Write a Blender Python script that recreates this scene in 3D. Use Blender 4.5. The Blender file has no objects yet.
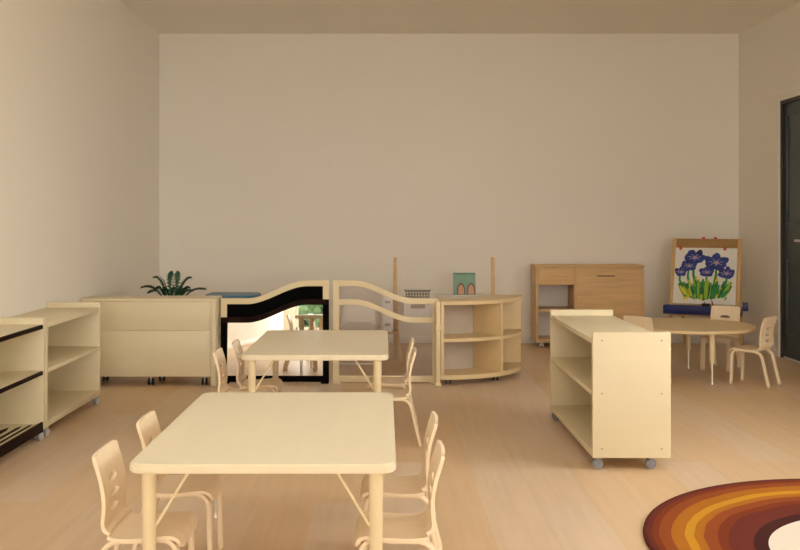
import bpy, bmesh, math, random
from mathutils import Vector, Matrix
R = math.radians
PI = math.pi
sc = bpy.context.scene
COL = sc.collection
random.seed(7)

# ------------------------------------------------------------------ materials
def mat(name, col, rough=0.5, spec=0.5, metal=0.0, grain=None, coat=0.0, bump=0.0):
    m = bpy.data.materials.new(name); m.use_nodes = True
    nt = m.node_tree; b = nt.nodes['Principled BSDF']
    b.inputs['Roughness'].default_value = rough
    b.inputs['Specular IOR Level'].default_value = spec
    b.inputs['Metallic'].default_value = metal
    b.inputs['Coat Weight'].default_value = coat
    tc = nt.nodes.new('ShaderNodeTexCoord')
    mp = nt.nodes.new('ShaderNodeMapping'); no = nt.nodes.new('ShaderNodeTexNoise')
    rp = nt.nodes.new('ShaderNodeValToRGB')
    if grain:
        scale, amt = grain
        mp.inputs['Scale'].default_value = scale
    else:
        amt = 0.03
        mp.inputs['Scale'].default_value = (6, 6, 6)
    no.inputs['Scale'].default_value = 1.0; no.inputs['Detail'].default_value = 5
    rp.color_ramp.elements[0].position = .3; rp.color_ramp.elements[1].position = .7
    rp.color_ramp.elements[0].color = tuple(c * (1 - amt) for c in col) + (1,)
    rp.color_ramp.elements[1].color = tuple(min(1, c * (1 + amt)) for c in col) + (1,)
    L = nt.links.new
    L(tc.outputs['Object'], mp.inputs['Vector']); L(mp.outputs['Vector'], no.inputs['Vector'])
    L(no.outputs['Fac'], rp.inputs['Fac']); L(rp.outputs['Color'], b.inputs['Base Color'])
    if bump:
        bp = nt.nodes.new('ShaderNodeBump'); bp.inputs['Strength'].default_value = bump
        bp.inputs['Distance'].default_value = .002
        L(no.outputs['Fac'], bp.inputs['Height']); L(bp.outputs['Normal'], b.inputs['Normal'])
    return m

M = {}
M['wall'] = mat('wall paint', (.87, .845, .785), .75, .3, grain=((1, 1, 1), .006))
M['ceiling'] = mat('ceiling paint', (.88, .85, .79), .8, .3, grain=((1, 1, 1), .006))
M['white'] = mat('white paint', (.80, .78, .75), .5)
M['maple'] = mat('maple laminate', (.735, .65, .455), .42, .4, grain=((2, 2, 16), .018))
M['maple_top'] = mat('maple table laminate', (.82, .745, .565), .36, .4, grain=((16, 2, 3), .015))
M['maple_edge'] = mat('maple solid edge', (.77, .655, .43), .45, .4, grain=((4, 4, 4), .04))
M['beech'] = mat('beech plywood', (.88, .735, .54), .42, .4, grain=((25, 4, 4), .04))
M['maple_dim'] = mat('honey maple laminate', (.73, .57, .33), .42, .4, grain=((16, 2, 3), .02))
M['oak'] = mat('oak veneer', (.70, .46, .22), .5, .4, grain=((3, 40, 40), .12))
M['oak_side'] = mat('oak veneer edge', (.64, .43, .23), .5, .4, grain=((4, 4, 30), .08))
M['pine'] = mat('easel pine', (.62, .41, .19), .5, .4, grain=((30, 30, 3), .10))
M['pine_dark'] = mat('brown easel board', (.36, .215, .08), .5, .4, grain=((3, 30, 30), .10))
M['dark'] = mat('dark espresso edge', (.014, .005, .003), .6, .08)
M['black'] = mat('black lacquer', (.002, .0018, .0015), .7, .05)
M['black_plastic'] = mat('black plastic', (.012, .012, .012), .4)
M['grey_wheel'] = mat('grey caster rubber', (.42, .42, .43), .4)
M['smoke_wheel'] = mat('smoky caster plastic', (.22, .22, .24), .2)
M['steel'] = mat('brushed steel', (.78, .77, .76), .35, metal=1)
M['screw'] = mat('screw zinc', (.42, .38, .33), .4, metal=.6)
M['slate'] = mat('slate door paint', (.046, .068, .082), .4)
M['jamb'] = mat('dark brown door jamb', (.04, .028, .02), .45)
M['teal'] = mat('teal vinyl', (.10, .23, .33), .45)
M['blue'] = mat('blue plastic', (.011, .028, .16), .4)
M['red'] = mat('red plastic', (.55, .045, .02), .4)
M['paper'] = mat('white paper', (.82, .80, .76), .8)
M['whiteplastic'] = mat('white plastic', (.88, .87, .86), .3)
M['cushion'] = mat('white cushion cloth', (.88, .86, .83), .8)
M['leaf'] = mat('leaf green', (.025, .10, .045), .4, grain=((40, 40, 40), .5))
M['leaf_light'] = mat('pale leaf green', (.06, .18, .09), .4, grain=((40, 40, 40), .4))
M['pot'] = mat('terracotta pot', (.42, .19, .10), .7)
M['soil'] = mat('potting soil', (.03, .02, .012), .9)
M['greyback'] = mat('warm grey laminate', (.50, .435, .355), .55, .4)
M['lightback'] = mat('pale grey laminate', (.72, .68, .64), .55, .4)
M['iris'] = mat('indigo paint', (.018, .042, .25), .6, grain=((90, 90, 90), .5))
M['iris_dark'] = mat('dark indigo paint', (.011, .022, .13), .6)
M['iris_pale'] = mat('pale violet paint', (.42, .36, .55), .6)
M['pink'] = mat('pink paint', (.62, .22, .20), .6)
M['green'] = mat('green paint', (.02, .27, .055), .6, grain=((60, 60, 60), .4))
M['green_dark'] = mat('dark green paint', (.012, .13, .045), .6)
M['lime'] = mat('lime paint', (.30, .52, .03), .6)
M['yellow'] = mat('yellow paint', (.72, .62, .04), .6)
M['book'] = mat('mint book cover', (.20, .36, .28), .5)
M['book_dark'] = mat('dark green print', (.06, .15, .10), .5)
M['skin'] = mat('peach print', (.62, .33, .20), .5)
M['maroon_print'] = mat('dark brown print', (.10, .055, .04), .5)
M['grey_wire'] = mat('grey wire', (.20, .19, .18), .35, metal=.5)
M['mirror'] = mat('mirror silver', (.93, .92, .90), .015, metal=1.0)
M['ground'] = mat('outdoor paving', (.5, .48, .44), .9)
M['hedge'] = mat('hedge leaves', (.045, .085, .028), .8, grain=((9, 9, 9), .5))

def acrylic():
    m = bpy.data.materials.new('clear acrylic'); m.use_nodes = True
    nt = m.node_tree; nt.nodes.clear(); L = nt.links.new
    out = nt.nodes.new('ShaderNodeOutputMaterial'); mx = nt.nodes.new('ShaderNodeMixShader')
    tr = nt.nodes.new('ShaderNodeBsdfTransparent'); tr.inputs[0].default_value = (.90, .88, .88, 1)
    gl = nt.nodes.new('ShaderNodeBsdfGlossy'); gl.inputs['Roughness'].default_value = .03
    fr = nt.nodes.new('ShaderNodeFresnel'); fr.inputs['IOR'].default_value = 1.49
    ge = nt.nodes.new('ShaderNodeNewGeometry'); sb = nt.nodes.new('ShaderNodeMath'); sb.operation = 'SUBTRACT'; sb.inputs[0].default_value = 1
    ml = nt.nodes.new('ShaderNodeMath'); ml.operation = 'MULTIPLY'
    L(ge.outputs['Backfacing'], sb.inputs[1]); L(sb.outputs[0], ml.inputs[0]); L(fr.outputs[0], ml.inputs[1])
    L(ml.outputs[0], mx.inputs[0]); L(tr.outputs[0], mx.inputs[1]); L(gl.outputs[0], mx.inputs[2]); L(mx.outputs[0], out.inputs[0])
    return m
M['acrylic'] = acrylic()

def floor_mat():
    m = bpy.data.materials.new('oak plank floor'); m.use_nodes = True
    nt = m.node_tree; b = nt.nodes['Principled BSDF']; L = nt.links.new
    tc = nt.nodes.new('ShaderNodeTexCoord'); mp = nt.nodes.new('ShaderNodeMapping')
    mp.inputs['Rotation'].default_value = (0, 0, R(90)); mp.inputs['Location'].default_value = (.35, .06, 0)
    br = nt.nodes.new('ShaderNodeTexBrick')
    br.offset = .37; br.inputs['Scale'].default_value = 1
    br.inputs['Brick Width'].default_value = 1.9; br.inputs['Row Height'].default_value = .235
    br.inputs['Mortar Size'].default_value = .0012; br.inputs['Bias'].default_value = 0
    br.inputs['Color1'].default_value = (.69, .545, .42, 1)
    br.inputs['Color2'].default_value = (.68, .49, .30, 1)
    br.inputs['Mortar'].default_value = (.60, .45, .31, 1)
    L(tc.outputs['Object'], mp.inputs['Vector']); L(mp.outputs['Vector'], br.inputs['Vector'])
    m2 = nt.nodes.new('ShaderNodeMapping'); m2.inputs['Scale'].default_value = (22, 1.2, 1)
    no = nt.nodes.new('ShaderNodeTexNoise'); no.inputs['Scale'].default_value = 1.3; no.inputs['Detail'].default_value = 6
    L(tc.outputs['Object'], m2.inputs['Vector']); L(m2.outputs['Vector'], no.inputs['Vector'])
    rp = nt.nodes.new('ShaderNodeValToRGB')
    rp.color_ramp.elements[0].color = (.955, .955, .95, 1); rp.color_ramp.elements[1].color = (1.03, 1.03, 1.02, 1)
    rp.color_ramp.elements[0].position = .35; rp.color_ramp.elements[1].position = .65
    L(no.outputs['Fac'], rp.inputs['Fac'])
    mu = nt.nodes.new('ShaderNodeMix'); mu.data_type = 'RGBA'; mu.blend_type = 'MULTIPLY'; mu.inputs[0].default_value = 1
    L(br.outputs['Color'], mu.inputs[6]); L(rp.outputs['Color'], mu.inputs[7]); L(mu.outputs[2], b.inputs['Base Color'])
    b.inputs['Roughness'].default_value = .42; b.inputs['Specular IOR Level'].default_value = .4
    return m
M['floor'] = floor_mat()

def rug_mat():
    # wobbly rings; the centre of the white middle sits a little off the rug's own centre
    m = bpy.data.materials.new('ringed rug pile'); m.use_nodes = True
    nt = m.node_tree; b = nt.nodes['Principled BSDF']; L = nt.links.new
    N = nt.nodes.new
    tc = N('ShaderNodeTexCoord'); sp = N('ShaderNodeSeparateXYZ'); L(tc.outputs['Object'], sp.inputs[0])
    def math_(op, a, bb=None):
        n = N('ShaderNodeMath'); n.operation = op
        for i, v in enumerate((a, bb)):
            if v is None: continue
            if isinstance(v, (int, float)): n.inputs[i].default_value = v
            else: L(v, n.inputs[i])
        return n.outputs[0]
    X, Y = sp.outputs[0], sp.outputs[1]
    r1 = math_('SQRT', math_('ADD', math_('MULTIPLY', X, X), math_('MULTIPLY', Y, Y)))
    xo, yo = math_('ADD', X, .05), math_('ADD', Y, .106)
    r2 = math_('SQRT', math_('ADD', math_('MULTIPLY', xo, xo), math_('MULTIPLY', yo, yo)))
    no = N('ShaderNodeTexNoise'); no.inputs['Scale'].default_value = 4.5; no.inputs['Detail'].default_value = 1
    L(tc.outputs['Object'], no.inputs['Vector'])
    wob = math_('MULTIPLY', math_('SUBTRACT', no.outputs['Fac'], .5), .07)
    d1 = math_('SUBTRACT', .994, r1)                    # distance in from the rim
    d2 = math_('SUBTRACT', r2, .53)                     # distance out from the white middle
    t = math_('DIVIDE', d1, math_('ADD', math_('ADD', d1, d2), .0001))
    t = math_('ADD', t, math_('MULTIPLY', wob, math_('MULTIPLY', math_('SUBTRACT', 1.0, t), math_('MULTIPLY', t, 4))))
    rp = N('ShaderNodeValToRGB'); cr = rp.color_ramp; cr.interpolation = 'CONSTANT'
    rust, orange, gold = (.29, .072, .018, 1), (.43, .155, .016, 1), (.58, .29, .022, 1)
    maroon, dark = (.15, .030, .020, 1), (.062, .015, .014, 1)
    stops = [(0, (.10, .02, .016, 1)), (.03, maroon), (.075, (.21, .04, .014, 1)), (.13, rust), (.23, orange), (.345, gold), (.425, orange),
             (.50, rust), (.60, (.21, .04, .014, 1)), (.68, maroon), (.88, dark)]
    cr.elements[0].position = 0; cr.elements[0].color = stops[0][1]
    cr.elements[1].position = stops[1][0]; cr.elements[1].color = stops[1][1]
    for p, c in stops[2:]:
        e = cr.elements.new(p); e.color = c
    L(t, rp.inputs['Fac'])
    mx = N('ShaderNodeMix'); mx.data_type = 'RGBA'
    L(math_('LESS_THAN', d2, 0.0), mx.inputs[0]); L(rp.outputs['Color'], mx.inputs[6])
    mx.inputs[7].default_value = (.80, .74, .66, 1)
    L(mx.outputs[2], b.inputs['Base Color'])
    b.inputs['Roughness'].default_value = .95; b.inputs['Specular IOR Level'].default_value = .15
    n2 = N('ShaderNodeTexNoise'); n2.inputs['Scale'].default_value = 260
    L(tc.outputs['Object'], n2.inputs['Vector'])
    bp = N('ShaderNodeBump'); bp.inputs['Strength'].default_value = .4; bp.inputs['Distance'].default_value = .003
    L(n2.outputs['Fac'], bp.inputs['Height']); L(bp.outputs['Normal'], b.inputs['Normal'])
    return m
M['rug'] = rug_mat()

# ------------------------------------------------------------------ helpers
class MB:
    """collects shapes into ONE mesh"""
    def __init__(s): s.bm = bmesh.new(); s.mi = 0
    def _merge(s, t):
        for f in t.faces: f.material_index = s.mi
        me = bpy.data.meshes.new('tmp'); t.to_mesh(me); t.free(); s.bm.from_mesh(me); bpy.data.meshes.remove(me)
    def box(s, x0, x1, y0, y1, z0, z1, bev=0.0, seg=2):
        t = bmesh.new()
        bmesh.ops.create_cube(t, size=1, matrix=Matrix.Translation(((x0+x1)/2, (y0+y1)/2, (z0+z1)/2)) @ Matrix.Diagonal((x1-x0, y1-y0, z1-z0, 1)))
        if bev: bmesh.ops.bevel(t, geom=list(t.edges), offset=bev, segments=seg, affect='EDGES', profile=.5, clamp_overlap=True)
        s._merge(t); return s
    def cyl(s, p0, p1, r0, r1=None, n=20, bev=0.0):
        r1 = r0 if r1 is None else r1
        p0, p1 = Vector(p0), Vector(p1); d = p1 - p0
        t = bmesh.new()
        bmesh.ops.create_cone(t, cap_ends=True, segments=n, radius1=r0, radius2=r1, depth=d.length)
        if bev:
            es = [e for e in t.edges if len(e.link_faces) == 2 and any(len(f.verts) > 4 for f in e.link_faces)]
            bmesh.ops.bevel(t, geom=es, offset=bev, segments=2, affect='EDGES', clamp_overlap=True)
        q = d.to_track_quat('Z', 'Y').to_matrix().to_4x4()
        bmesh.ops.transform(t, matrix=Matrix.Translation((p0+p1)/2) @ q, verts=list(t.verts))
        s._merge(t); return s
    def ball(s, c, r, sx=1, sy=1, sz=1, n=16):
        t = bmesh.new()
        bmesh.ops.create_uvsphere(t, u_segments=n, v_segments=n//2, radius=r, matrix=Matrix.Translation(c) @ Matrix.Diagonal((sx, sy, sz, 1)))
        s._merge(t); return s
    def sweep(s, pts, rw, rt, side=None, n=10):
        """tube along pts: rw half width along `side`, rt half thickness across it; rw may be a list"""
        pts = [Vector(p) for p in pts]; t = bmesh.new(); rings = []
        k = len(pts)
        for i, p in enumerate(pts):
            tan = (pts[min(i+1, k-1)] - pts[max(i-1, 0)]).normalized()
            sd = Vector(side) if side else tan.cross(Vector((0, 0, 1)) if abs(tan.z) < .95 else Vector((1, 0, 0)))
            sd = (sd - tan * sd.dot(tan)).normalized(); nn = tan.cross(sd)
            a = rw[i] if isinstance(rw, (list, tuple)) else rw
            b = rt[i] if isinstance(rt, (list, tuple)) else rt
            ring = []
            for j in range(n):
                an = 2*PI*j/n; c, q = math.cos(an), math.sin(an)
                c = math.copysign(abs(c)**.6, c); q = math.copysign(abs(q)**.6, q)
                ring.append(t.verts.new(p + sd*a*c + nn*b*q))
            rings.append(ring)
        for A, B in zip(rings, rings[1:]):
            for j in range(n): t.faces.new((A[j], A[(j+1) % n], B[(j+1) % n], B[j]))
        t.faces.new(list(reversed(rings[0]))); t.faces.new(rings[-1])
        bmesh.ops.recalc_face_normals(t, faces=list(t.faces))
        s._merge(t); return s
    def prism(s, poly, axis, a0, a1, bev=0.0):
        """polygon of 2D points extruded along axis ('x','y','z') from a0 to a1"""
        def P(u, v, w):
            return {'z': (u, v, w), 'y': (u, w, v), 'x': (w, u, v)}[axis]
        t = bmesh.new()
        A = [t.verts.new(P(u, v, a0)) for u, v in poly]; B = [t.verts.new(P(u, v, a1)) for u, v in poly]
        fa = t.faces.new(A); fb = t.faces.new(list(reversed(B)))
        n = len(poly)
        for i in range(n): t.faces.new((A[i], B[i], B[(i+1) % n], A[(i+1) % n]))
        bmesh.ops.recalc_face_normals(t, faces=list(t.faces))
        if bev:
            es = list(set(list(fa.edges) + list(fb.edges)))
            bmesh.ops.bevel(t, geom=es, offset=bev, segments=2, affect='EDGES', clamp_overlap=True)
        s._merge(t); return s
    def lathe(s, prof, c=(0, 0), n=32):
        t = bmesh.new(); rings = []
        for r, z in prof: rings.append([t.verts.new((c[0]+r*math.cos(2*PI*j/n), c[1]+r*math.sin(2*PI*j/n), z)) for j in range(n)])
        for A, B in zip(rings, rings[1:]):
            for j in range(n): t.faces.new((A[j], A[(j+1) % n], B[(j+1) % n], B[j]))
        t.faces.new(list(reversed(rings[0]))); t.faces.new(rings[-1])
        bmesh.ops.recalc_face_normals(t, faces=list(t.faces))
        s._merge(t); return s
    def xf(s, mtx): bmesh.ops.transform(s.bm, matrix=mtx, verts=list(s.bm.verts)); return s
    def build(s, name, mats, parent=None, smooth=True):
        me = bpy.data.meshes.new(name)
        s.bm.to_mesh(me); s.bm.free()
        for m in (mats if isinstance(mats, (list, tuple)) else [mats]): me.materials.append(m)
        if smooth:
            for p in me.polygons: p.use_smooth = True
            try: me.set_sharp_from_angle(angle=R(38))
            except Exception: pass
        o = bpy.data.objects.new(name, me); COL.objects.link(o)
        if parent: o.parent = parent
        return o

def tag(o, label=None, cat=None, group=None, kind=None):
    for k, v in (('label', label), ('category', cat), ('group', group), ('kind', kind)):
        if v: o[k] = v
    return o
def thing(name, label, cat, loc=(0, 0, 0), rz=0.0, group=None):
    o = bpy.data.objects.new(name, None); o.empty_display_size = .1
    COL.objects.link(o); o.location = loc; o.rotation_euler = (0, 0, rz)
    return tag(o, label, cat, group)
def dup(root, loc, rz, label):
    def rec(o, par):
        c = o.copy(); COL.objects.link(c)
        if par: c.parent = par
        for ch in kids(o): rec(ch, c)
        return c
    by = {}
    for o in COL.objects:
        if o.parent: by.setdefault(o.parent.name, []).append(o)
    kids = lambda o: by.get(o.name, [])
    r = rec(root, None); r.location = loc; r.rotation_euler = (0, 0, rz); r['label'] = label
    return r
def struct(o): o['kind'] = 'structure'; return o

# ------------------------------------------------------------------ the room
XL, XR, YB, YF, HC = -2.21, 3.465, 9.60, -7.0, 3.03
EPS = .0
struct(MB().box(XL-.15, XR+.15, YF-.15, YB+.15, -.12, 0).build('floor', M['floor'], smooth=False))
struct(MB().box(XL-.15, XR+.15, YF-.15, YB+.15, HC, HC+.12).build('ceiling', M['ceiling'], smooth=False))
struct(MB().box(XL-.15, XL, YF-.15, YB+.15, 0, HC).build('wall_left', M['wall'], smooth=False))
struct(MB().box(XL, XR, YB, YB+.15, 0, HC).build('wall_back', M['wall'], smooth=False))
DY0, DY1, DH = 7.39, 8.59, 2.245
SY0, SY1, SZ0, SZ1 = 2.5, 4.95, 1.1, 2.65
struct(MB().box(XR, XR+.15, YF-.15, SY0, 0, HC).box(XR, XR+.15, SY1, DY0, 0, HC).box(XR, XR+.15, SY0, SY1, 0, SZ0).box(XR, XR+.15, SY0, SY1, SZ1, HC).box(XR, XR+.15, DY1, YB+.15, 0, HC).box(XR, XR+.15, DY0, DY1, DH, HC)
       .build('wall_right', M['wall'], smooth=False))
# front wall (behind the camera) with the big window
WX0, WX1, WZ0, WZ1 = -1.95, 3.3, .12, 2.92
struct(MB().box(XL, WX0, YF-.15, YF, 0, HC).box(WX1, XR, YF-.15, YF, 0, HC).box(WX0, WX1, YF-.15, YF, 0, WZ0)
       .box(WX0, WX1, YF-.15, YF, WZ1, HC).build('wall_front', M['wall'], smooth=False))
wf = MB()
fy0, fy1 = YF-.10, YF-.05
wf.box(WX0, WX1, fy0, fy1, WZ0, WZ0+.05).box(WX0, WX1, fy0, fy1, WZ1-.05, WZ1)
for i in range(5):
    x = WX0 + (WX1-WX0)*i/4; x = min(max(x, WX0+.025), WX1-.025)
    wf.box(x-.025, x+.025, fy0, fy1, WZ0, WZ1)
for z in (.42, .72): wf.box(WX0, WX1, fy0+.01, fy1-.01, z-.015, z+.015)
wo = struct(wf.build('window_1', M['white'], smooth=False))
MB().box(WX0, WX1, YF-.08, YF-.074, WZ0, WZ1).build('pane', M['acrylic_pane'] if 'acrylic_pane' in M else M['acrylic'], wo, smooth=False)

w2 = MB()  # unseen side window, assumed and sized to brighten the left wall and room
w2.box(XR+.05, XR+.10, SY0, SY1, SZ0, SZ0+.05).box(XR+.05, XR+.10, SY0, SY1, SZ1-.05, SZ1)
for i in range(5):
    y = min(max(SY0 + (SY1-SY0)*i/4, SY0+.025), SY1-.025)
    w2.box(XR+.05, XR+.10, y-.025, y+.025, SZ0, SZ1)
wo2 = struct(w2.build('assumed_side_window', M['white'], smooth=False))
MB().box(XR+.074, XR+.08, SY0, SY1, SZ0, SZ1).build('pane', M['acrylic'], wo2, smooth=False)

# double door in the right wall
DM = (DY0+DY1)/2
d = thing('door_1', None, None); d['kind'] = 'structure'
for y0, y1, lab in ((DM+.002, DY1-.026, 1), (DY0+.026, DM-.002, 0)):
    lf = MB().box(XR+.028, XR+.075, y0, y1, .0125, DH-.031).build('door_leaf', M['slate'], d, smooth=False)
    fr = MB()
    for z0, z1 in ((1.16, DH-.12), (.20, .86)):
        w, p = .022, .013; a0, a1 = y0+.075, y1-.06
        for a in ((a0, a1, z0, z0+w), (a0, a1, z1-w, z1), (a0, a0+w, z0+w, z1-w), (a1-w, a1, z0+w, z1-w)):
            fr.box(XR+.028-p, XR+.03, a[0], a[1], a[2], a[3], .004)
    fr.build('panel_moulding', M['slate'], lf)
    hy, sg = (y0+.07, 1) if lab else (y1-.07, -1)
    h = MB().cyl((XR+.028, hy, 1.03), (XR+.018, hy, 1.03), .026).cyl((XR+.02, hy, 1.03), (XR-.03, hy, 1.03), .009)
    h.sweep([(XR-.03, hy-sg*.008, 1.03), (XR-.034, hy+sg*.05, 1.03), (XR-.03, hy+sg*.15, 1.03)], .011, .007, side=(0, 0, 1))
    h.build('door_handle', M['steel'], lf)
jm = MB().box(XR+.0, XR+.10, DY1-.024, DY1-.0, .0, DH).box(XR, XR+.10, DY0, DY0+.024, 0, DH).box(XR, XR+.10, DY0+.024, DY1-.024, DH-.03, DH)
jm.build('door_jamb', M['jamb'], d, smooth=False)
MB().box(XR+.02, XR+.10, DY0+.024, DY1-.024, 0, .012).build('threshold', M['white'], d, smooth=False)
struct(MB().box(XR-.010, XR, DY1, DY1+.075, 0, DH+.05, .002).box(XR-.010, XR, DY0-.075, DY0, 0, DH+.05, .002).box(XR-.010, XR, DY0, DY1, DH, DH+.05, .002)
       .build('trim_1', M['wall']))
BH = .065
struct(MB().box(XL+.012, XR-.012, YB-.012, YB, 0, BH, .002).build('baseboard_back', M['white']))
struct(MB().box(XL, XL+.012, YF, YB, 0, BH, .002).build('baseboard_left', M['white']))
struct(MB().box(XR-.012, XR, DY1+.075, YB, 0, BH, .002).box(XR-.012, XR, YF, DY0-.075, 0, BH, .002).build('baseboard_right', M['white']))
struct(MB().box(XL+.012, XR-.012, YF, YF+.012, 0, BH, .002).build('baseboard_front', M['white']))

# unseen hanging lamps, added to brighten tabletops and floor in the near half
def emit(name, col, st):
    m = bpy.data.materials.new(name); m.use_nodes = True
    b = m.node_tree.nodes['Principled BSDF']; b.inputs['Base Color'].default_value = (.8, .8, .8, 1)
    b.inputs['Emission Color'].default_value = col + (1,); b.inputs['Emission Strength'].default_value = st
    return m
M['lamp'] = emit('added light diffuser', (1.0, 1.02, .96), 4.6)
for i, y in enumerate((.5, 2.6)):
    for j, x in enumerate((-.95, .95)):
        t = thing('added_pendant_light', 'square hanging lamp added for overhead light, out of frame', 'hanging lamp', (x, y, 0), 0, 'added square hanging lamps')
        a, b, z0, z1 = .30, .325, 2.745, 2.80
        MB().box(-b, b, -b, -a, z0, z1).box(-b, b, a, b, z0, z1).box(-b, -a, -a, a, z0, z1).box(a, b, -a, a, z0, z1).build('frame', M['white'], t, smooth=False)
        MB().box(-a, a, -a, a, z0+.01, z1-.01).build('diffuser', M['lamp'], t, smooth=False)
        for sx in (-1, 1):
            for sy in (-1, 1): MB().cyl((sx*.31, sy*.31, z1), (sx*.31, sy*.31, HC), .002, n=6).build('suspension_wire', M['steel'], t)
        MB().cyl((0, 0, HC-.03), (0, 0, HC), .05).build('ceiling_rose', M['white'], t)

# outdoors beyond the window
struct(MB().box(-60, 60, -60, 60, -.35, -.15).build('ground_outside', M['ground'], smooth=False))

hb = MB(); hr = random.Random(5)
for i in range(150):
    hb.ball((-3 + 1.8*hr.random(), -10.4 + .5*hr.random(), -.10 + 1.25*hr.random()), .13 + .07*hr.random(), n=8)
tag(hb.build('hedge', M['hedge']), 'green hedge outside the window, glimpsed in the divider mirror', 'hedge')

# ------------------------------------------------------------------ chairs
def arclen(pts):
    out = [0]
    for a, b in zip(pts, pts[1:]): out.append(out[-1] + math.dist(a, b))
    return out
def smooth_path(pts, n):
    """Catmull-Rom resample of 2D/3D points"""
    pts = [Vector(p) for p in pts]; P = [2*pts[0]-pts[1]] + pts + [2*pts[-1]-pts[-2]]
    out = []
    m = len(pts) - 1
    for i in range(n+1):
        t = i/n*m; k = min(int(t), m-1); t -= k
        a, b, c, dd = P[k], P[k+1], P[k+2], P[k+3]
        out.append(.5*((2*b) + (c-a)*t + (2*a-5*b+4*c-dd)*t*t + (3*b-a-3*c+dd)*t**3))
    return out
def bent_sheet(prof, hw, r_end, thick, mu=10, dish=0.0):
    """sheet of plywood following prof (y,z); hw(s01) half width; r_end = (r at start, r at end) corner radius"""
    L = arclen([tuple(p) for p in prof]); tot = L[-1]
    # insert extra stations near rounded ends
    t = bmesh.new(); rows = []
    def pt(s):
        for i in range(len(prof)-1):
            if s <= L[i+1] + 1e-9:
                f = (s-L[i])/(L[i+1]-L[i]); return prof[i].lerp(prof[i+1], f)
        return prof[-1]
    S = sorted(set([round(x, 6) for x in L] +
                   [round(r_end[0]*(1-math.cos(PI/2*k/6)), 6) for k in range(7) if r_end[0]] +
                   [round(tot-r_end[1]*(1-math.cos(PI/2*k/6)), 6) for k in range(7) if r_end[1]]))
    for s in S:
        w = hw(s/tot)
        for dd, r in ((s, r_end[0]), (tot-s, r_end[1])):
            if r and dd < r: w = w - r + math.sqrt(max(0, r*r-(r-dd)**2))
        p = pt(min(s, tot))
        rows.append([t.verts.new((w*(2*j/mu-1), p.x - dish*(1-(2*j/mu-1)**2), p.y)) for j in range(mu+1)])
    for A, B in zip(rows, rows[1:]):
        for j in range(mu): t.faces.new((A[j], A[j+1], B[j+1], B[j]))
    bmesh.ops.recalc_face_normals(t, faces=list(t.faces))
    bmesh.ops.solidify(t, geom=list(t.faces), thickness=thick)
    bmesh.ops.recalc_face_normals(t, faces=list(t.faces))
    return t

def punch(obj, cutter):
    md = obj.modifiers.new('b', 'BOOLEAN'); md.operation = 'DIFFERENCE'; md.object = cutter; md.solver = 'EXACT'
    bpy.context.view_layer.update(); dg = bpy.context.evaluated_depsgraph_get()

    me = bpy.data.meshes.new_from_object(obj.evaluated_get(dg))
    obj.modifiers.clear(); old = obj.data; obj.data = me; me.name = old.name
    bpy.data.meshes.remove(old); cm = cutter.data; bpy.data.objects.remove(cutter); bpy.data.meshes.remove(cm)
    for p in me.polygons: p.use_smooth = True
    try: me.set_sharp_from_angle(angle=R(38))
    except Exception: pass

def make_chair(label, loc, rz, group):
    t = thing('classroom_chair', label, 'chair', loc, rz, group)
    back = smooth_path([(-.100, .266), (-.117, .276), (-.124, .30), (-.121, .335), (-.122, .375), (-.131, .425), (-.146, .475), (-.152, .498)], 18)
    b = MB(); b._merge(bent_sheet(back, lambda s: .121 - .003*s, (0, .016), .011, dish=.005))
    bo = b.build('backrest', M['beech'], t)
    cut = MB()
    for z in (.322, .367, .412):
        poly = [(.042*math.cos(2*PI*k/24), z + .0125*math.sin(2*PI*k/24)) for k in range(24)]
        cut.prism(poly, 'y', -.25, 0)
    punch(bo, cut.build('cutter', M['beech'], t))
    seat = smooth_path([(-.102, .266), (-.085, .260), (-.04, .258), (.02, .262), (.070, .267), (.098, .262), (.112, .247), (.117, .227)], 18)
    s_ = MB(); s_._merge(bent_sheet(seat, lambda s: .122 + .004*math.sin(PI*min(1, s*1.1)), (0, .03), .011))
    s_.build('seat', M['beech'], t)
    for sx in (-1, 1):
        x = sx*.098
        f = smooth_path([(0, .247), (.045, .251), (.075, .247), (.093, .226), (.098, .19), (.100, .10), (.103, .012)], 20)
        lg = MB().sweep([(x + sx*.006*i/20, p.x, p.y) for i, p in enumerate(f)], .020, .0085, side=(1, 0, 0)).build('leg', M['beech'], t)
        MB().sweep([(x+sx*.006, .1035, .015), (x+sx*.006, .104, 0)], .021, .0095, side=(1, 0, 0)).build('foot_cap', M['maple_edge'], lg)
        f = smooth_path([(0, .247), (-.05, .247), (-.088, .244), (-.116, .222), (-.130, .18), (-.150, .09), (-.170, .012)], 20)
        lg = MB().sweep([(x + sx*.006*i/20, p.x, p.y) for i, p in enumerate(f)], .020, .0085, side=(1, 0, 0)).build('leg', M['beech'], t)
        MB().sweep([(x+sx*.006, -.1695, .015), (x+sx*.006, -.172, 0)], .021, .0095, side=(1, 0, 0)).build('foot_cap', M['maple_edge'], lg)
    return t
GC = 'small beech plywood chairs around the classroom tables'
RT = -PI/2       # faces +X
LF = PI/2        # faces -X
XBL = -.845 + .133
c0 = make_chair('small beech chair left of the nearest table, closest to the camera, whole seat showing', (XBL, 3.0, 0), RT, GC)
dup(c0, (XBL+.008, 3.48, 0), RT, 'small beech chair on the left of the nearest table, behind the closest left chair')
dup(c0, (.175-.150, 3.0, 0), LF, 'small beech chair tucked under the right side of the nearest table, closest to the camera')
dup(c0, (.18-.150, 3.475, 0), LF, 'small beech chair on the right of the nearest table, behind the closest right chair')
dup(c0, (-.907+.15, 5.28, 0), RT, 'small beech chair left of the second table, its back next to the long cabinet')
dup(c0, (-.868+.15, 5.66, 0), RT, 'small beech chair left of the second table, in front of the black framed mirror')
dup(c0, (.165-.15, 5.305, 0), LF, 'small beech chair right of the second table, nearer one with splayed leg showing')
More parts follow.
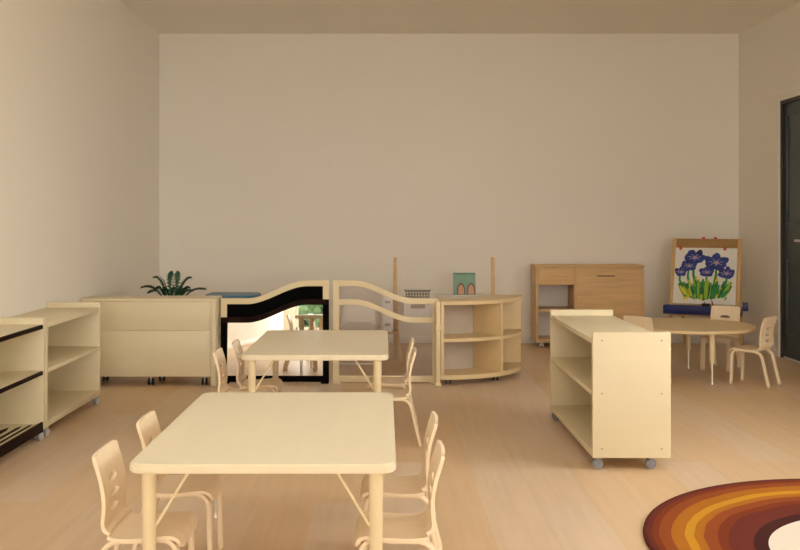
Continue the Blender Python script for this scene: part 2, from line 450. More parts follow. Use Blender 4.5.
dup(c0, (.165-.15, 5.74, 0), LF, 'small beech chair right of the second table, farther one nearest the clear divider')
dup(c0, (2.69, 7.21, 0), R(48), 'small beech chair between the round table and the dark door')
dup(c0, (2.70, 7.90, 0), R(142), 'small beech chair in front of the painting easel, facing the round table')
dup(c0, (1.95, 7.25, 0), R(-48), 'small beech chair mostly hidden behind the low rolling shelf, at the round table')

# ------------------------------------------------------------------ tables
def rrect(x0, x1, y0, y1, r, n=8):
    out = []
    for cx, cy, a in ((x1-r, y1-r, 0), (x0+r, y1-r, 90), (x0+r, y0+r, 180), (x1-r, y0+r, 270)):
        for k in range(n+1):
            an = R(a + 90*k/n); out.append((cx+r*math.cos(an), cy+r*math.sin(an)))
    return out
def table_leg(t, x, y, ztop, r, ext):
    lg = MB().cyl((x, y, ext), (x, y, ztop), r*.86, r, 24, .002).build('leg', M['maple_edge'], t)
    MB().cyl((x, y, .012), (x, y, ext), r*.48, r*.48, 16).cyl((x, y, 0), (x, y, .014), r*.62, r*.55, 16).build('leg_extension', M['steel'], lg)
def make_table(label, loc):
    t = thing('classroom_table', label, 'table', loc, 0, 'rectangular maple tables down the middle')
    W, Lh, H = .386, .592, .496
    MB().prism(rrect(-W, W, -Lh, Lh, .045), 'z', H-.028, H, .005).build('tabletop', M['maple_top'], t)
    for sx in (-1, 1):
        for sy in (-1, 1):
            x, y = sx*(W-.058), sy*(Lh-.036)
            table_leg(t, x, y, H-.028, .0215, .17)
            MB().sweep([(x-sx*.012, y, .30), (x-sx*.115, y-sy*.005, H-.028)], .0045, .0045).build('brace', M['maple_edge'], t)
    return t
t1 = make_table('nearest pale maple rectangular table, largest tabletop in the foreground', (-.354, 3.392, 0))
dup(t1, (-.368, 5.675, 0), 0, 'second pale maple rectangular table, in front of the mirror and clear divider')
t = thing('round_table', 'round maple table behind the low rolling shelf, in front of the easel', 'table', (2.335, 7.56, 0))
MB().lathe([(.49, .372), (.5, .377), (.5, .393), (.494, .398)], n=64).build('tabletop', M['maple_dim'], t)
for k in (-82, 72, 178):
    a = R(k); x, y = .40*math.cos(a), .40*math.sin(a)
    table_leg(t, x, y, .372, .021, .15)
    MB().sweep([(x*.97, y*.97, .27), (x*.72, y*.72, .372)], .0045, .0045).build('brace', M['steel'], t)

# ------------------------------------------------------------------ rolling shelf units
def caster(t, x, y, h, wheel, big=.022, rz=0.0):
    mx = Matrix.Translation((x, y, 0)) @ Matrix.Rotation(rz, 4, 'Z')
    c = MB().box(-.016, .016, -.016, .016, h-.006, h, .001).cyl((0, 0, .03), (0, 0, h-.004), .007).sweep(
        [(0, .004, h-.012), (0, .010, .036), (0, .004, .02)], .006, .005, side=(1, 0, 0)).xf(mx).build('caster', M['steel'], t)
    for s in (-1, 1):
        MB().cyl((s*.007, .004, big), (s*.020, .004, big), big, big, 24, .005).cyl((s*.019, .004, big), (s*.0215, .004, big), big*.4, big*.3, 16).xf(mx).build('wheel', wheel, c)
def make_shelf(name, label, L, D, H, open_sign, loc, group=None, shelf_mat=None, wheel='grey_wheel', ends=(1, 1), dark=False):
    """length along Y from 0 to L; depth along X from 0 (open face) to D on the side away from open_sign"""
    t = thing(name, label, 'shelf', loc, 0, group)
    s = -open_sign                      # direction from open face to back
    X = lambda a, b: (min(s*a, s*b), max(s*a, s*b))
    cz = .057; T = .03
    for i, (y0, y1) in enumerate(((0, T), (L-T, L))):
        ep = MB().box(*X(0, D), y0, y1, cz, H, .004).build('end_panel', M['maple'], t)
        fy = y0 if i == 0 else y1
        for sx in (.045, D-.045):
            for z in (H-.04, H*.555, cz+.045):
                d_ = -.002 if i == 0 else .002
                MB().cyl((s*sx, fy-d_*.5, z), (s*sx, fy+d_, z), .005, .0045, 12).build('screw', M['screw'], ep)
    em = M['dark'] if dark else M['maple_edge']
    for nm, z0, th in (('top_board', H-.058, .024), ('shelf_board', H*.535, .022), ('bottom_board', cz, .03)):
        b = MB().box(*X(.014 if dark else .002, D-.014), T, L-T, z0, z0+th, .001).build(nm, M['maple'], t)
        if dark: MB().box(*X(.001, .014), T, L-T, z0 - (.012 if nm == 'bottom_board' else 0), z0+th*(.9 if nm != 'bottom_board' else 1.35), .001).build('edge_band', M['dark'], b)
    MB().box(*X(D-.014, D), T, L-T, cz, H-.034, .001).build('back_panel', M['maple'], t)
    smoke = wheel == 'smoke_wheel'
    for y in (.035, L-.045):
        for x in ((.034, .29) if smoke else (.022, D-.045)): caster(t, s*x, y, cz, M[wheel], big=.025, rz=R(85) if smoke else R(-12))
    return t
make_shelf('rolling_shelf', 'low two-tier maple rolling shelf near the rug, end panel towards the camera', 1.22, .375, .66, -1, (.994, 4.69, 0), wheel='smoke_wheel')
make_shelf('rolling_shelf', 'maple rolling shelf along the left wall, beside the long cabinet', 1.035, .345, .663, 1, (-1.862, 5.385, 0), group='rolling shelves along the left wall')
u = make_shelf('rolling_shelf', 'rolling shelf with dark brown shelf edges by the left wall, nearest the camera', 1.035, .345, .663, 1, (-1.862, 4.335, 0), group='rolling shelves along the left wall', dark=True)
# thin dark strips added for black z-fighting marks in the near unit's bottom
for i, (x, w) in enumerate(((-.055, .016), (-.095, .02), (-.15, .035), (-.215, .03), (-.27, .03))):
    MB().prism([(x-w/2, .05), (x+w/2, .05), (x+w/2, .93-.05*i), (x, .985-.04*i), (x-w/2, .95-.06*i)], 'z', .087, .089).build('black_mark', M['dark'], u)

# long cabinet with its back to the room
t = thing('storage_cabinet', 'long low maple cabinet seen from its plain back, green fern behind it', 'cabinet', (0, 0, 0))
cx0, cx1, cy0, cy1, cH = -2.195, -1.222, 7.06, 7.36, .634
MB().box(cx1-.034, cx1, cy0, cy1, .003, cH-.02, .003).build('side_panel', M['maple'], t)
MB().box(cx0, cx0+.034, cy0, cy1, .003, cH-.02, .003).build('side_panel', M['maple'], t)
MB().box(cx0, cx1, cy0, cy1, cH-.022, cH, .004).build('top_board', M['maple'], t)
MB().box(cx0+.034, cx1-.034, cy0+.006, cy0+.022, .072, .402, .0015).build('back_panel', M['maple'], t)
MB().box(cx0+.034, cx1-.034, cy0+.006, cy0+.022, .4035, cH-.022, .0015).build('back_panel', M['maple'], t)
MB().box(cx0+.034, cx1-.034, cy0+.022, cy1-.01, .072, .10, .001).build('bottom_board', M['maple'], t)
MB().box(cx0+.034, cx1-.034, cy0+.022, cy1-.02, .35, .372, .001).build('shelf_board', M['maple'], t)
for x in (-2.12, -1.70, -1.31):
    for y in (7.12, 7.30): caster(t, x + (.04 if y > 7.2 else 0), y, .072, M['black_plastic'], big=.028)

# ------------------------------------------------------------------ potted fern behind the cabinet
t = thing('potted_fern', 'dark green potted fern with arching fronds behind the long cabinet', 'plant', (-1.70, 7.82, 0))
p = MB().lathe([(.11, 0), (.135, .26), (.15, .30), (.15, .33), (.13, .33), (.125, .30)], n=28).build('pot', M['pot'], t)
MB().cyl((0, 0, .292), (0, 0, .302), .122, .122, 28).build('soil', M['soil'], t)
def frond(az, reach, peak, tip, wid, mt):
    f = MB(); base = Vector((.02*math.cos(az), .02*math.sin(az), .30))
    dirv = Vector((math.cos(az), math.sin(az), 0)); sd = Vector((-math.sin(az), math.cos(az), 0))
    N = 16; pts = []
    for i in range(N+1):
        u = i/N
        z = .30 + (1-(1-u)**2)*(peak-.30)*1.0 + (tip-peak)*u**3
        pts.append(base*Vector((1, 1, 0)) if False else Vector((base.x, base.y, 0)) + dirv*reach*(.25*u+.75*u*u) + Vector((0, 0, z)))
    f.sweep(pts, [.005*(1-.8*i/N) for i in range(N+1)], [.004*(1-.8*i/N) for i in range(N+1)])
    t_ = bmesh.new()
    for i in range(5, N):
        u = i/N; L = wid*math.sin(PI*min(1, (u-.25)/.80))**.6 if u > .25 else 0
        tn = (pts[i+1]-pts[i-1]).normalized()
        for s in (-1, 1):
            a = pts[i]; b = a + tn*.034 + sd*s*L*.55 + Vector((0, 0, .010)); c = a + tn*.045 + sd*s*L - Vector((0, 0, L*.25)); e = a + tn*.012 + sd*s*L*.55
            vs = [t_.verts.new(q) for q in (a, e, c, b)]
            t_.faces.new(vs if s > 0 else list(reversed(vs)))
    bmesh.ops.solidify(t_, geom=list(t_.faces), thickness=.0015)
    f._merge(t_)
    f.build('frond', M[mt], t)
for az, re_, pk, tp, w, mt in ((182, .205, .70, .665, .055, 'leaf'), (155, .13, .745, .735, .035, 'leaf'), (88, .05, .755, .765, .06, 'leaf_light'), (30, .11, .72, .73, .055, 'leaf'),
                             (-2, .235, .67, .65, .05, 'leaf'), (-60, .12, .68, .66, .05, 'leaf_light'), (-120, .12, .69, .66, .05, 'leaf'), (205, .15, .67, .63, .05, 'leaf_light'),
                             (60, .15, .67, .65, .05, 'leaf'), (330, .15, .66, .64, .05, 'leaf_light')):
    frond(R(az), re_, pk, tp, w, mt)

# ------------------------------------------------------------------ wave-topped dividers
def ease(u): u = min(1, max(0, u)); return u*u*(3-2*u)
DYA, DYB = 7.19, 7.222
def wave(x0, x1, lo, hi, rise):
    """height along the divider; rise=+1 climbs to the right, -1 falls to the right"""
    def f(x):
        u = (x-x0)/(x1-x0)
        u = u if rise > 0 else 1-u
        return lo + (hi-lo)*ease((u-.24)/.56)
    return f
def band(top, off0, off1, x0, x1, n=40):
    xs = [x0+(x1-x0)*i/n for i in range(n+1)]
    return [(x, top(x)-off0) for x in xs] + [(x, top(x)-off1) for x in reversed(xs)]
MT = 2.6        # the mirror leans back a little in its frame
def make_divider(name, label, x0, x1, rise, lower):
    t = thing(name, label, 'divider', ((x0+x1)/2, DYA, 0))
    ox = (x0+x1)/2; x0 -= ox; x1 -= ox
    top = wave(x0, x1, .625, .757, rise)
    A, B = 0, DYB-DYA
    pw, rw = .044, .042
    mf = M['maple_edge']; lf = M['black'] if lower else mf
    MB().prism(band(top, 0, rw, x0, x1), 'y', A, B, .004).build('top_rail', mf, t)
    mt, mb = .138, .178
    MB().prism(band(top, mt, mb, x0, x1), 'y', A-(.008 if lower else 0), B, .005).build('middle_rail', M['dark'] if lower else mf, t)
    for a, b in ((x0, x0+pw), (x1-pw, x1)):
        xs = [a+(b-a)*i/4 for i in range(5)]
        MB().prism([(x, top(x)-rw+.001) for x in xs] + [(x, top(x)-mt-.001) for x in reversed(xs)], 'y', A+.001, B-.001, .002).build('upper_post', mf, t)
        MB().prism([(x, top(x)-mb+.001) for x in xs] + [(b, .012), (a, .012)], 'y', A+.001, B-.001, .002).build('lower_post', lf, t)
    MB().box(x0+pw-.001, x1-pw+.001, A+.002, B-.002, .012, .058, .003).build('bottom_rail', lf, t)
    MB().prism(band(top, rw-.004, mt+.004, x0+pw-.004, x1-pw+.004), 'y', A+.012, A+.018).build('upper_panel', M['black'] if lower else M['acrylic'], t, smooth=False)
    n = 40; xa, xb = x0+pw-.004, x1-pw+.004
    poly = [(xa+(xb-xa)*i/n, top(xa+(xb-xa)*i/n)-mb+.004) for i in range(n+1)] + [(xb, .054), (xa, .054)]
    pn = MB().prism(poly, 'y', A+.012, A+.018)
    if lower: pn.xf(Matrix.Translation((0, .006, .054)) @ Matrix.Rotation(R(-MT), 4, 'X') @ Matrix.Translation((0, -.012, -.054)))
    pn.build('mirror_panel' if lower else 'acrylic_panel', M['mirror'] if lower else M['acrylic'], t, smooth=False)
    for x in (x0+.03, x1-.03):
        MB().box(x-.028, x+.028, A-.012, B+.03, 0, .013, .003).build('foot', lf, t)
    return t
make_divider('mirror_divider', 'wave-topped room divider with black frame and mirror, behind the second table', -1.205, -.412, 1, True)
make_divider('clear_divider', 'wave-topped maple room divider with see-through panels, behind the second table', -.382, .392, -1, False)

# ------------------------------------------------------------------ curved corner shelf
t = thing('curved_shelf', 'quarter-round maple shelf bulging towards the room, right of the clear divider', 'shelf', (.402, 7.75, 0))
ri, ro = .38, .675
def sector(r0, r1, a0, a1, n=28):
    return [(r1*math.cos(R(a0+(a1-a0)*i/n)), r1*math.sin(R(a0+(a1-a0)*i/n))) for i in range(n+1)] + \
           [(r0*math.cos(R(a1-(a1-a0)*i/n)), r0*math.sin(R(a1-(a1-a0)*i/n))) for i in range(n+1)]
MB().prism(sector(ri, ro, -90, 0), 'z', .585, .612, .004).build('top_board', M['maple_dim'], t)
MB().prism(sector(ri, ro-.004, -88, -2), 'z', .318, .342, .003).build('shelf_board', M['maple_dim'], t)
MB().prism(sector(ri, ro, -90, 0), 'z', .045, .078, .004).build('bottom_board', M['maple_dim'], t)
MB().prism(sector(ri, ri+.012, -88, -2), 'z', .0785, .317).build('back_panel', M['greyback'], t)
MB().prism(sector(ri, ri+.012, -88, -2), 'z', .343, .584).build('back_panel', M['greyback'], t)
MB().box(0.0, .026, -ro+.006, -ri, .0785, .5845, .003).build('side_panel', M['maple_dim'], t)
MB().box(ri, ro-.006, -.026, 0, .0785, .5845, .003).build('side_panel', M['maple_dim'], t)
for z0, z1 in ((.0785, .3175), (.3425, .5845)):
    MB().box(ri+.013, ro-.012, -.012, .012, z0, z1, .002).xf(Matrix.Rotation(R(-45), 4, 'Z')).build('divider_panel', M['maple_dim'], t)
for a, r in ((-84, .58), (-84, .43), (-45, .60), (-6, .58), (-6, .43)):
    x, y = r*math.cos(R(a)), r*math.sin(R(a))
    caster(t, x, y, .045, M['black_plastic'], big=.016)
pz = MB().box(-.034, -.002, -ro+.005, -ro+.045, .0, .612, .004).build('connector_post', M['maple_edge'], t)
MB().box(-.036, .0, -ro-.004, -ro+.05, .40, .44, .004).build('connector_clip', M['maple_edge'], pz)
MB().box(-.040, .004, -ro-.006, -ro+.05, .0, .025, .004).build('foot', M['maple_edge'], pz)

# ------------------------------------------------------------------ rack with tall posts behind the clear divider
t = thing('book_rack', 'wooden rack with two tall slim posts behind the curved shelf', 'rack', (0, 8.40, 0))
for x in (.088, .925):
    MB().sweep([(x, .02, 0), (x, .005, .5), (x, .0, .885)], [.017, .017, .014], .012, side=(1, 0, 0)).build('post', M['oak_side'], t)
    MB().sweep([(x+.055, -.16, 0), (x+.02, -.05, .25), (x+.006, .0, .44)], .012, .010, side=(1, 0, 0)).build('brace_leg', M['oak_side'], t)
MB().box(-.03, .105, -.10, .12, .235, .255, .003).build('lower_board', M['oak_side'], t)
MB().box(.107, .906, -.10, .12, .345, .36, .003).build('middle_board', M['oak_side'], t)
MB().box(.45, .908, -.03, .12, .545, .560, .003).build('upper_board', M['lightback'], t)
MB().box(.45, .465, -.03, .12, .36, .545, .003).build('upright', M['oak_side'], t)
def bin_(label, x0, x1, y0, y1, z0, z1, grp=None):
    t = thing('storage_bin', label, 'bin', ((x0+x1)/2, (y0+y1)/2, z0), 0, grp)
    w, d_, h_ = (x1-x0)/2, (y1-y0)/2, z1-z0
    b = MB(); th = .004
    b.box(-w+.004, w-.004, -d_+.004, d_-.004, 0, th).box(-w+.002, w-.002, -d_+.002, -d_+.002+th, th, h_).box(-w+.002, w-.002, d_-.002-th, d_-.002, th, h_)
    b.box(-w+.002, -w+.002+th, -d_+.002+th, d_-.002-th, th, h_).box(w-.002-th, w-.002, -d_+.002+th, d_-.002-th, th, h_)
    b.build('tub', M['whiteplastic'], t)
    MB().box(-w, w, -d_, d_, h_, h_+.006, .002).build('lid', M['whiteplastic'], t)
    MB().box(-w*.5, w*.5, -d_-.004, -d_+.002, h_*.55, h_*.8, .002).build('label_holder', M['greyback'], t)
    return t
sb = 'white tubs stacked on the rack'
for i, w in enumerate(('bottom', 'middle', 'top')):
    bin_('small white lidded tub, %s of the stack seen through the clear divider' % w, -.022, .066, 8.305, 8.50, .2555+.096*i, .2555+.096*i+.0895, sb)
bin_('wide white lidded tub under the grey wire basket, seen through the clear divider', .158, .40, 8.31, 8.51, .3605, .530)
t = thing('wire_basket', 'small dark grey wire basket on a white tub above the clear divider', 'basket', (.279, 8.41, .5365))
w = MB()
for z in (.003, .03, .058):
    g = .003 if z != .058 else .004
    a, bb = .098, .075
    for p, q in (((-a, -bb, z), (a, -bb, z)), ((a, -bb, z), (a, bb, z)), ((a, bb, z), (-a, bb, z)), ((-a, bb, z), (-a, -bb, z))): w.sweep([p, q], g, g, n=6)
for i in range(9):
    x = -.098 + .196*i/8
    for y in (-.075, .075): w.sweep([(x, y, .003), (x, y, .058)], .002, .002, n=6)
    w.sweep([(x, -.075, .003), (x, .075, .003)], .002, .002, n=6)
w.build('basket_cage', M['grey_wire'], t)
for s in (-1, 1):
    MB().sweep(smooth_path([(s*.098, -.04, .056), (s*.108, -.03, .064), (s*.110, 0, .067), (s*.108, .03, .064), (s*.098, .04, .056)], 12), .0035, .0035, n=6).build('handle', M['grey_wire'], t)
# picture book standing on the rack
t = thing('picture_book', 'mint green picture book with two peach shapes, standing above the curved shelf', 'book', (.683, 8.41, .563), 0)
tilt = Matrix.Rotation(R(-10), 4, 'X')
bw, bh = .095, .188
MB().box(-bw, bw, -.004, 0, 0, bh, .001).xf(tilt).build('cover', M['book'], t)
MB().box(-bw+.002, bw-.003, .0005, .010, .002, bh-.003).xf(tilt).build('page_block', M['paper'], t)
MB().box(-bw, bw, .0105, .013, 0, bh, .001).xf(tilt).build('back_cover', M['book'], t)
art = MB()
def ell(mb, cx, cz, a, b, y0, y1, mi, lo=None, n=28, rot=0.0, wob=0.0):
    pts = []
    for k in range(n):
        an = 2*PI*k/n; rr = 1 + wob*math.sin(3*an+cx*40)
        u, v = a*rr*math.cos(an), b*rr*math.sin(an)
        x, z = cx+u*math.cos(rot)-v*math.sin(rot), cz+u*math.sin(rot)+v*math.cos(rot)
        if lo is not None: z = max(z, lo)
        pts.append((x, z))
    q = []
    for p_ in pts:
        if not q or math.dist(p_, q[-1]) > 1e-5: q.append(p_)
    mb.mi = mi; mb.prism(q, 'y', y0, y1)
for cx in (-.030, .056):
    ell(art, cx, .030, .035, .070, -.0046, -.0041, 1, lo=.002)
    ell(art, cx, .026, .026, .060, -.0050, -.0047, 0, lo=.002)
art.mi = 2; art.box(-bw+.004, bw-.004, -.0046, -.0041, bh-.012, bh-.004)
art.mi = 3
for i in range(8):      # an unreadable line of white brush lettering
    x = -.062 + .0178*i
    art.sweep([(x-.005, -.0046, .138+.004*(i % 2)), (x, -.0046, .163-.003*(i % 3)), (x+.006, -.0046, .141+.003*((i+1) % 3))], .0042, .0006, n=6)
art.xf(tilt).build('cover_print', [M['skin'], M['maroon_print'], M['book_dark'], M['paper']], t)

# white padded infant seat behind the clear divider
t = thing('infant_seat', 'white padded infant seat on thin wire legs behind the clear divider', 'seat', (-.215, 8.0, 0))
cu = MB()
prof = smooth_path([(-.14, .36), (-.10, .325), (-.02, .335), (.06, .40), (.13, .50)], 16)
cb = bmesh.new(); rings = []
for i, p_ in enumerate(prof):
    u = i/16; hw = .145*(.86+.14*math.sin(PI*u)); th = .045*math.sin(PI*min(1, max(.10, u*.9+.06)))**.5
    rings.append([cb.verts.new((hw*math.copysign(abs(math.cos(2*PI*k/20))**.7, math.cos(2*PI*k/20)), p_.x - th*.3*math.sin(2*PI*k/20), p_.y + th*math.sin(2*PI*k/20))) for k in range(20)])
for A, B in zip(rings, rings[1:]):
    for j in range(20): cb.faces.new((A[j], A[(j+1) % 20], B[(j+1) % 20], B[j]))
cb.faces.new(list(reversed(rings[0]))); cb.faces.new(rings[-1]); bmesh.ops.recalc_face_normals(cb, faces=list(cb.faces))
cu._merge(cb); cu.build('cushion', M['cushion'], t)
for s in (-1, 1):
    MB().sweep(smooth_path([(s*.150, .13, .50), (s*.160, .04, .36), (s*.165, -.08, .20), (s*.165, -.13, .03), (s*.165, -.10, .006), (s*.165, .14, .006)], 24), .006, .006, n=8).build('wire_leg', M['steel'], t)
MB().sweep([(-.165, .14, .006), (.165, .14, .006)], .006, .006, n=8).build('cross_bar', M['steel'], t)
MB().sweep([(-.158, .05, .375), (.158, .05, .375)], .006, .006, n=8).build('cross_bar', M['steel'], t)

# teal topped low table behind the mirror divider
t = thing('nap_table', 'low table with a teal blue rounded pad top, behind the mirror divider', 'table', (-1.23, 7.95, 0))
MB().prism(rrect(-.22, .215, -.20, .20, .09), 'z', .572, .604, .012).build('pad', M['teal'], t)
MB().prism(rrect(-.20, .195, -.18, .18, .05), 'z', .545, .5715, .003).build('tabletop', M['maple'], t)
for sx in (-.16, .155):
    for sy in (-.14, .14): MB().cyl((sx, sy, 0), (sx, sy, .545), .018, .021).build('leg', M['maple_edge'], t)

# ------------------------------------------------------------------ play kitchen against the back wall
t = thing('play_kitchen', 'brown oak play cabinet with open shelf on its left, against the back wall', 'cabinet', (0, 0, 0))
kx0, kx1, ky0, ky1, kb, kH = 1.422, 2.447, 9.235, 9.57, .048, .777
MB().box(kx0, kx0+.026, ky0, ky1, kb, kH-.02, .003).build('side_panel', M['oak_side'], t)
MB().prism([(ky0+.05, kb), (ky0+.005, kb), (ky0-.002, .45), (ky0+.03, kH-.02), (ky1, kH-.02), (ky1, kb)], 'x', kx1-.028, kx1, .002).build('side_panel', M['oak'], t)
MB().box(kx0+.362, kx0+.386, ky0+.004, ky1, kb, kH-.021, .002).build('partition', M['oak_side'], t)
MB().box(kx0, kx1, ky0+.0, ky1, kH-.02, kH, .004).build('top_board', M['oak'], t)
MB().box(kx0+.027, kx0+.361, ky0+.006, ky0+.024, .592, kH-.021, .002).build('drawer_front', M['oak'], t)
MB().box(kx0+.027, kx0+.361, ky0+.004, ky1-.02, .334, .364, .002).build('shelf_board', M['oak_side'], t)
MB().box(kx0+.027, kx0+.361, ky0+.004, ky1-.02, kb, .080, .002).build('bottom_board', M['oak_side'], t)
MB().box(kx0+.027, kx0+.361, ky1-.018, ky1-.004, kb, kH-.022).build('back_panel', M['lightback'], t)
fx0, fx1 = kx0+.387, kx1-.029
def fpanel(z0, z1, y_lo, y_hi, nm='front_panel'):
    return MB().prism([(y_lo, z0), (y_hi, z1), (y_hi+.018, z1), (y_lo+.018, z0)], 'x', fx0, fx1, .0015).build(nm, M['oak'], t)
fpanel(.522, kH-.022, ky0+.004, ky0+.026)
fpanel(.30, .5205, ky0+.004, ky0+.004)
fpanel(kb, .2985, ky0+.004, ky0+.004)
fp = MB().box(fx0+.19, fx0+.36, ky0+.006, ky0+.022, .672, .681, .003).build('pull_slot', M['jamb'], t)
MB().box(fx0, fx1, ky0+.03, ky1-.02, kb, .082).build('bottom_board', M['oak_side'], t)
for x in (kx0+.06, kx1-.06):
    for y in (ky0+.05, ky1-.06): caster(t, x, y, kb, M['whiteplastic'], big=.018)

# ------------------------------------------------------------------ easel
EX, EY, EA = 2.965, 9.02, R(-27)
ez = 1.033
t = thing('painting_easel', 'two-sided wooden painting easel with blue tray, in the corner by the door', 'easel', (EX, EY, 0), EA)
ff, rf = .31, .36                      # foot offsets in front and behind
fpt = lambda z: -.012 - ff*(1-z/ez)    # y of the front face line
for s in (-1, 1):
    MB().sweep([(s*.288, fpt(ez)+.012, ez), (s*.288, fpt(0)+.012, .006)], .019, .013, side=(1, 0, 0)).build('front_post', M['pine'], t)
    MB().sweep([(s*.27, .022, ez-.01), (s*.262, rf, .006)], .016, .012, side=(1, 0, 0)).build('rear_post', M['pine'], t)
tb = (ez-.10, ez-.002)
MB().prism([(fpt(tb[0])+.004, tb[0]), (fpt(tb[1])+.004, tb[1]), (fpt(tb[1])+.020, tb[1]), (fpt(tb[0])+.020, tb[0])], 'x', -.269, .269, .002).build('top_bar', M['pine_dark'], t)
MB().prism([(fpt(.40)+.006, .40), (fpt(ez-.10)+.006, ez-.10), (fpt(ez-.10)+.012, ez-.10), (fpt(.40)+.012, .40)], 'x', -.269, .269).build('board', M['pine'], t)
MB().box(-.269, .269, fpt(.28)+.004, fpt(.28)+.024, .26, .30, .002).build('cross_bar', M['pine'], t)
# trays (front, and the matching one on the far side)
def tray(y0, y1, hl, nm):
    b = MB(); z0, z1, th = .355, .432, .008
    b.box(-hl, hl, y0, y1, z0, z0+th, .002).box(-hl, hl, y0, y0+th, z0+th, z1, .002).box(-hl, hl, y1-th, y1, z0+th, z1, .002)
    b.box(-hl, -hl+th, y0+th, y1-th, z0+th, z1, .002).box(hl-th, hl, y0+th, y1-th, z0+th, z1, .002)
    return b.build(nm, M['blue'], t)
ty1 = fpt(.40) - .012
tray(ty1-.105, ty1, .335, 'paint_tray')
tray(.250, .335, .32, 'paint_tray')
MB().box(-.26, .26, ty1-.07, fpt(.34)+.01, .338, .354, .002).build('tray_support', M['pine'], t)
for x in (-.225, .165):       # clips over the top edge of the paper
    z = .952
    MB().box(x-.013, x+.013, fpt(z)-.024, fpt(z)+.002, z+.001, z+.010, .003).box(x-.013, x+.013, fpt(.935)-.027, fpt(.935)-.0205, .928, z+.009, .003).build('clip', M['red'], t)
for x in (-.03, .075):
    z = ez
    MB().box(x-.013, x+.013, fpt(z)-.010, fpt(z)+.024, z-.004, z+.014, .004).build('clip', M['red'], t)

# the painting clipped on the easel: paper sheet with irises
t = thing('iris_painting', "child's painting of blue irises on white paper, clipped to the easel", 'painting', (EX, EY, 0), EA)
pz0, pz1, pw = .445, .948, .272
lean = math.atan2(fpt(pz1)-fpt(pz0), pz1-pz0)
PM = Matrix.Translation((0, fpt(pz0)-.012, pz0)) @ Matrix.Rotation(-lean, 4, 'X')
ph = (pz1-pz0)/math.cos(lean)
MB().box(-pw, pw, 0, .003, 0, ph).xf(PM).build('paper_sheet', M['paper'], t, smooth=False)
art = MB(); rnd = random.Random(3)
# picture coordinates: u,v in 0..1 from top left
def U(u, v): return (-pw + 2*pw*u, ph*(1-v))
lay = [0]
def y_():
    lay[0] += 1; return -.0004 - .000025*lay[0]
def stroke(pts, w, mi):
    pts = smooth_path([U(*p_) for p_ in pts], 10); y = y_(); n = len(pts)
    Lp, Rp = [], []
    for i, p_ in enumerate(pts):
        tn = (pts[min(i+1, n-1)]-pts[max(i-1, 0)]).normalized(); nn = Vector((-tn.y, tn.x))
        ww = w*(.35 + .65*math.sin(PI*min(.93, max(.1, i/(n-1)))))
        Lp.append(p_+nn*ww); Rp.append(p_-nn*ww)
    art.mi = mi; art.prism([tuple(q) for q in Lp] + [tuple(q) for q in reversed(Rp)], 'y', y, y+.0003)
def blob(u, v, a, b, mi, rot=0.0, wob=.06):
    y = y_(); x, z = U(u, v); ell(art, x, z, a, b, y, y+.0003, mi, rot=rot, wob=wob)
GRN, DGR, LIM, YEL, IRI, IRD, PAL, PNK = range(8)
flowers = [(.32, .175, 1.0), (.67, .26, 1.12), (.235, .325, .78), (.105, .44, .62), (.525, .435, .70), (.84, .45, .80)]
# stems and leaves
for (u, v, s) in flowers: stroke([(u, v+.05), (u+.02*(rnd.random()-.5), (v+.8)/2), (u*.5+.25, .86)], .011, GRN)
for (u0, v0, u1, v1) in ((.35, .50, .42, .72), (.70, .52, .66, .74), (.93, .66, .84, .84), (.10, .72, .24, .93), (.17, .62, .28, .80)):
    stroke([(u0, v0), ((u0+u1)/2, (v0+v1)/2+.01), (u1, v1)], .013, YEL)
for i in range(150):
    u0 = .10 + .80*rnd.random(); fan = (u0-.5)*.35 + .10*(rnd.random()-.5)
    top = .55 + .17*rnd.random() + .10*abs(u0-.5); bot = .93 - .16*abs(u0-.5)**1.3 - .05*rnd.random()
    ub = .5 + (u0-.5)*.80
    stroke([(u0+fan*.22, top), (u0*.6+ub*.4, (top+bot)/2), (ub, bot)], .008+.008*rnd.random(), rnd.choice([GRN, GRN, GRN, GRN, DGR, DGR, DGR, LIM, LIM, YEL][:10 if abs(u0-.5) > .18 else 9]))
for i in range(14):
    u0 = .08+.84*rnd.random(); v0 = .80+.10*rnd.random()
    stroke([(u0, v0), (.5+(u0-.5)*.9, v0+.07)], .009, rnd.choice([LIM, YEL, GRN]))
for (u, v, s) in flowers:
    a = .056*s
    for k in range(5):
        an = 2*PI*k/5 + u*9
        du, dv = math.cos(an)*.098*s, math.sin(an)*.062*s
        blob(u+du, v+dv, a*.86, a*.62, IRD if k == 2 else IRI, rot=-an*.4, wob=.10)
    blob(u, v, a*1.35, a*.62, IRI)
    for k in range(7):
        an = 2*PI*k/7+u*5
        stroke([(u+math.cos(an)*.115*s, v+math.sin(an)*.065*s), (u+math.cos(an)*.04*s, v+math.sin(an)*.02*s)], .0028, PAL)
    blob(u+.005, v+.005, a*.36, a*.28, PAL); blob(u+.004, v+.003, a*.20, a*.14, PNK)
art.xf(PM).build('painted_flowers', [M['green'], M['green_dark'], M['lime'], M['yellow'], M['iris'], M['iris_dark'], M['iris_pale'], M['pink']], t, smooth=False)

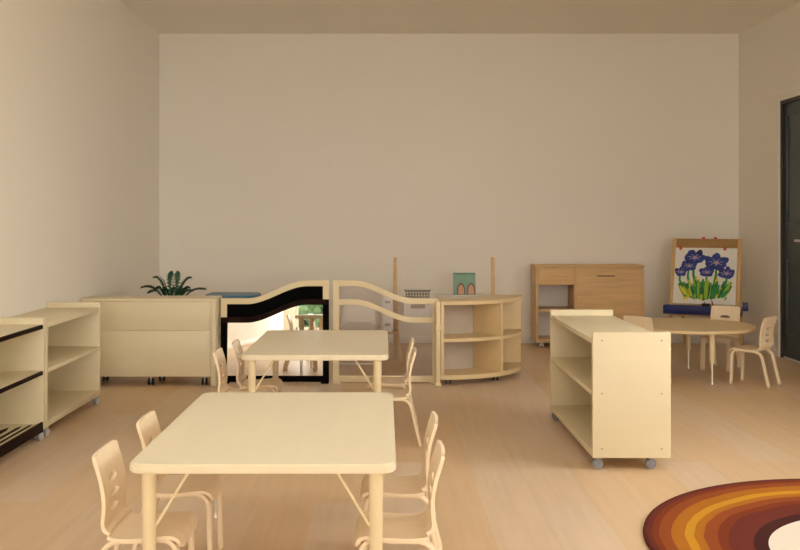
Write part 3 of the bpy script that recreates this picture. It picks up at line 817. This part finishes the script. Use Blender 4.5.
# paint cup and brushes standing in the front tray
rotE = Matrix.Translation((EX, EY, 0)) @ Matrix.Rotation(EA, 4, 'Z')
def at_easel(x, y, z): return rotE @ Vector((x, y, z))
yc = ty1 - .052
t = thing('paint_cup', 'black paint cup in the blue easel tray', 'cup', at_easel(.03, yc, .3632), EA)
MB().lathe([(.030, 0), (.034, .09), (.036, .092), (.032, .092), (.028, .006), (.001, .006)], n=24).build('cup_body', M['black_plastic'], t)
MB().lathe([(.0365, .070), (.039, .072), (.039, .082), (.036, .084)], n=24).build('rim_band', M['black_plastic'], t)
def brush(label, p0, p1, m, grp):
    a, b = at_easel(*p0), at_easel(*p1)
    t = thing('paint_brush', label, 'brush', a, 0, grp)
    v = b - a
    MB().sweep([(0, 0, 0), tuple(v*.5), tuple(v)], [.004, .006, .0045], [.004, .006, .0045], n=8).build('handle', m, t)
    MB().sweep([tuple(v), tuple(v*1.12)], [.005, .005], [.005, .005], n=8).build('ferrule', M['steel'], t)
    MB().sweep([tuple(v*1.12), tuple(v*1.24), tuple(v*1.30)], [.005, .007, .002], [.004, .005, .002], n=8).build('bristles', M['black_plastic'], t)
bg = 'paint brushes in the easel tray'
brush('dark grey paint brush leaning from the black cup on the easel', (.032, yc+.0, .374), (.014, yc+.006, .472), M['grey_wire'], bg)
brush('red paint brush beside the black cup in the easel tray', (.115, yc, .364+.006), (.078, yc+.02, .478), M['red'], bg)

# ------------------------------------------------------------------ rug
t = tag(MB().lathe([(.985, 0), (.994, .004), (.992, .010), (.97, .012), (.001, .012)], n=128).build('round_rug', M['rug']),
        'round rug of wobbly rust, orange and maroon rings around a white middle', 'rug')
t.location = (1.95, 3.506, 0.0005)

# ------------------------------------------------------------------ light
w = bpy.data.worlds.new('sky'); sc.world = w; w.use_nodes = True
nt = w.node_tree; bg_ = nt.nodes['Background']
SKY = (1.0, 1.02, .95)
bg_.inputs['Color'].default_value = SKY + (1,)
bg_.inputs['Strength'].default_value = 10.0
ld = bpy.data.lights.new('window_portal', 'AREA'); ld.shape = 'RECTANGLE'
ld.size = WX1-WX0; ld.size_y = WZ1-WZ0; ld.cycles.is_portal = True
lo = bpy.data.objects.new('window_portal', ld); COL.objects.link(lo)
lo.location = ((WX0+WX1)/2, YF-.18, (WZ0+WZ1)/2); lo.rotation_euler = (R(90), 0, 0)

lp = lo.copy(); lp.data = ld.copy(); COL.objects.link(lp)
lp.data.size = SY1-SY0; lp.data.size_y = SZ1-SZ0
lp.location = (XR+.18, (SY0+SY1)/2, (SZ0+SZ1)/2); lp.rotation_euler = (R(90), 0, R(90))

# ------------------------------------------------------------------ camera
cd = bpy.data.cameras.new('camera'); cam = bpy.data.objects.new('camera', cd); COL.objects.link(cam)
cam.location = (0, 0, 1.19); cam.rotation_euler = (R(90), 0, 0)
cd.sensor_width = 36; cd.lens = 36*980/800
cd.shift_x = (400-385)/800; cd.shift_y = (221.5-275)/800
cd.clip_start = .05
sc.camera = cam
sc.view_settings.view_transform = 'Standard'; sc.view_settings.look = 'None'
sc.view_settings.gamma = 1; sc.view_settings.use_curve_mapping = False
sc.view_settings.exposure = 0.07
sc.cycles.use_denoising = True
sc.cycles.max_bounces = 12; sc.cycles.diffuse_bounces = 8; sc.cycles.glossy_bounces = 6; sc.cycles.transparent_max_bounces = 16
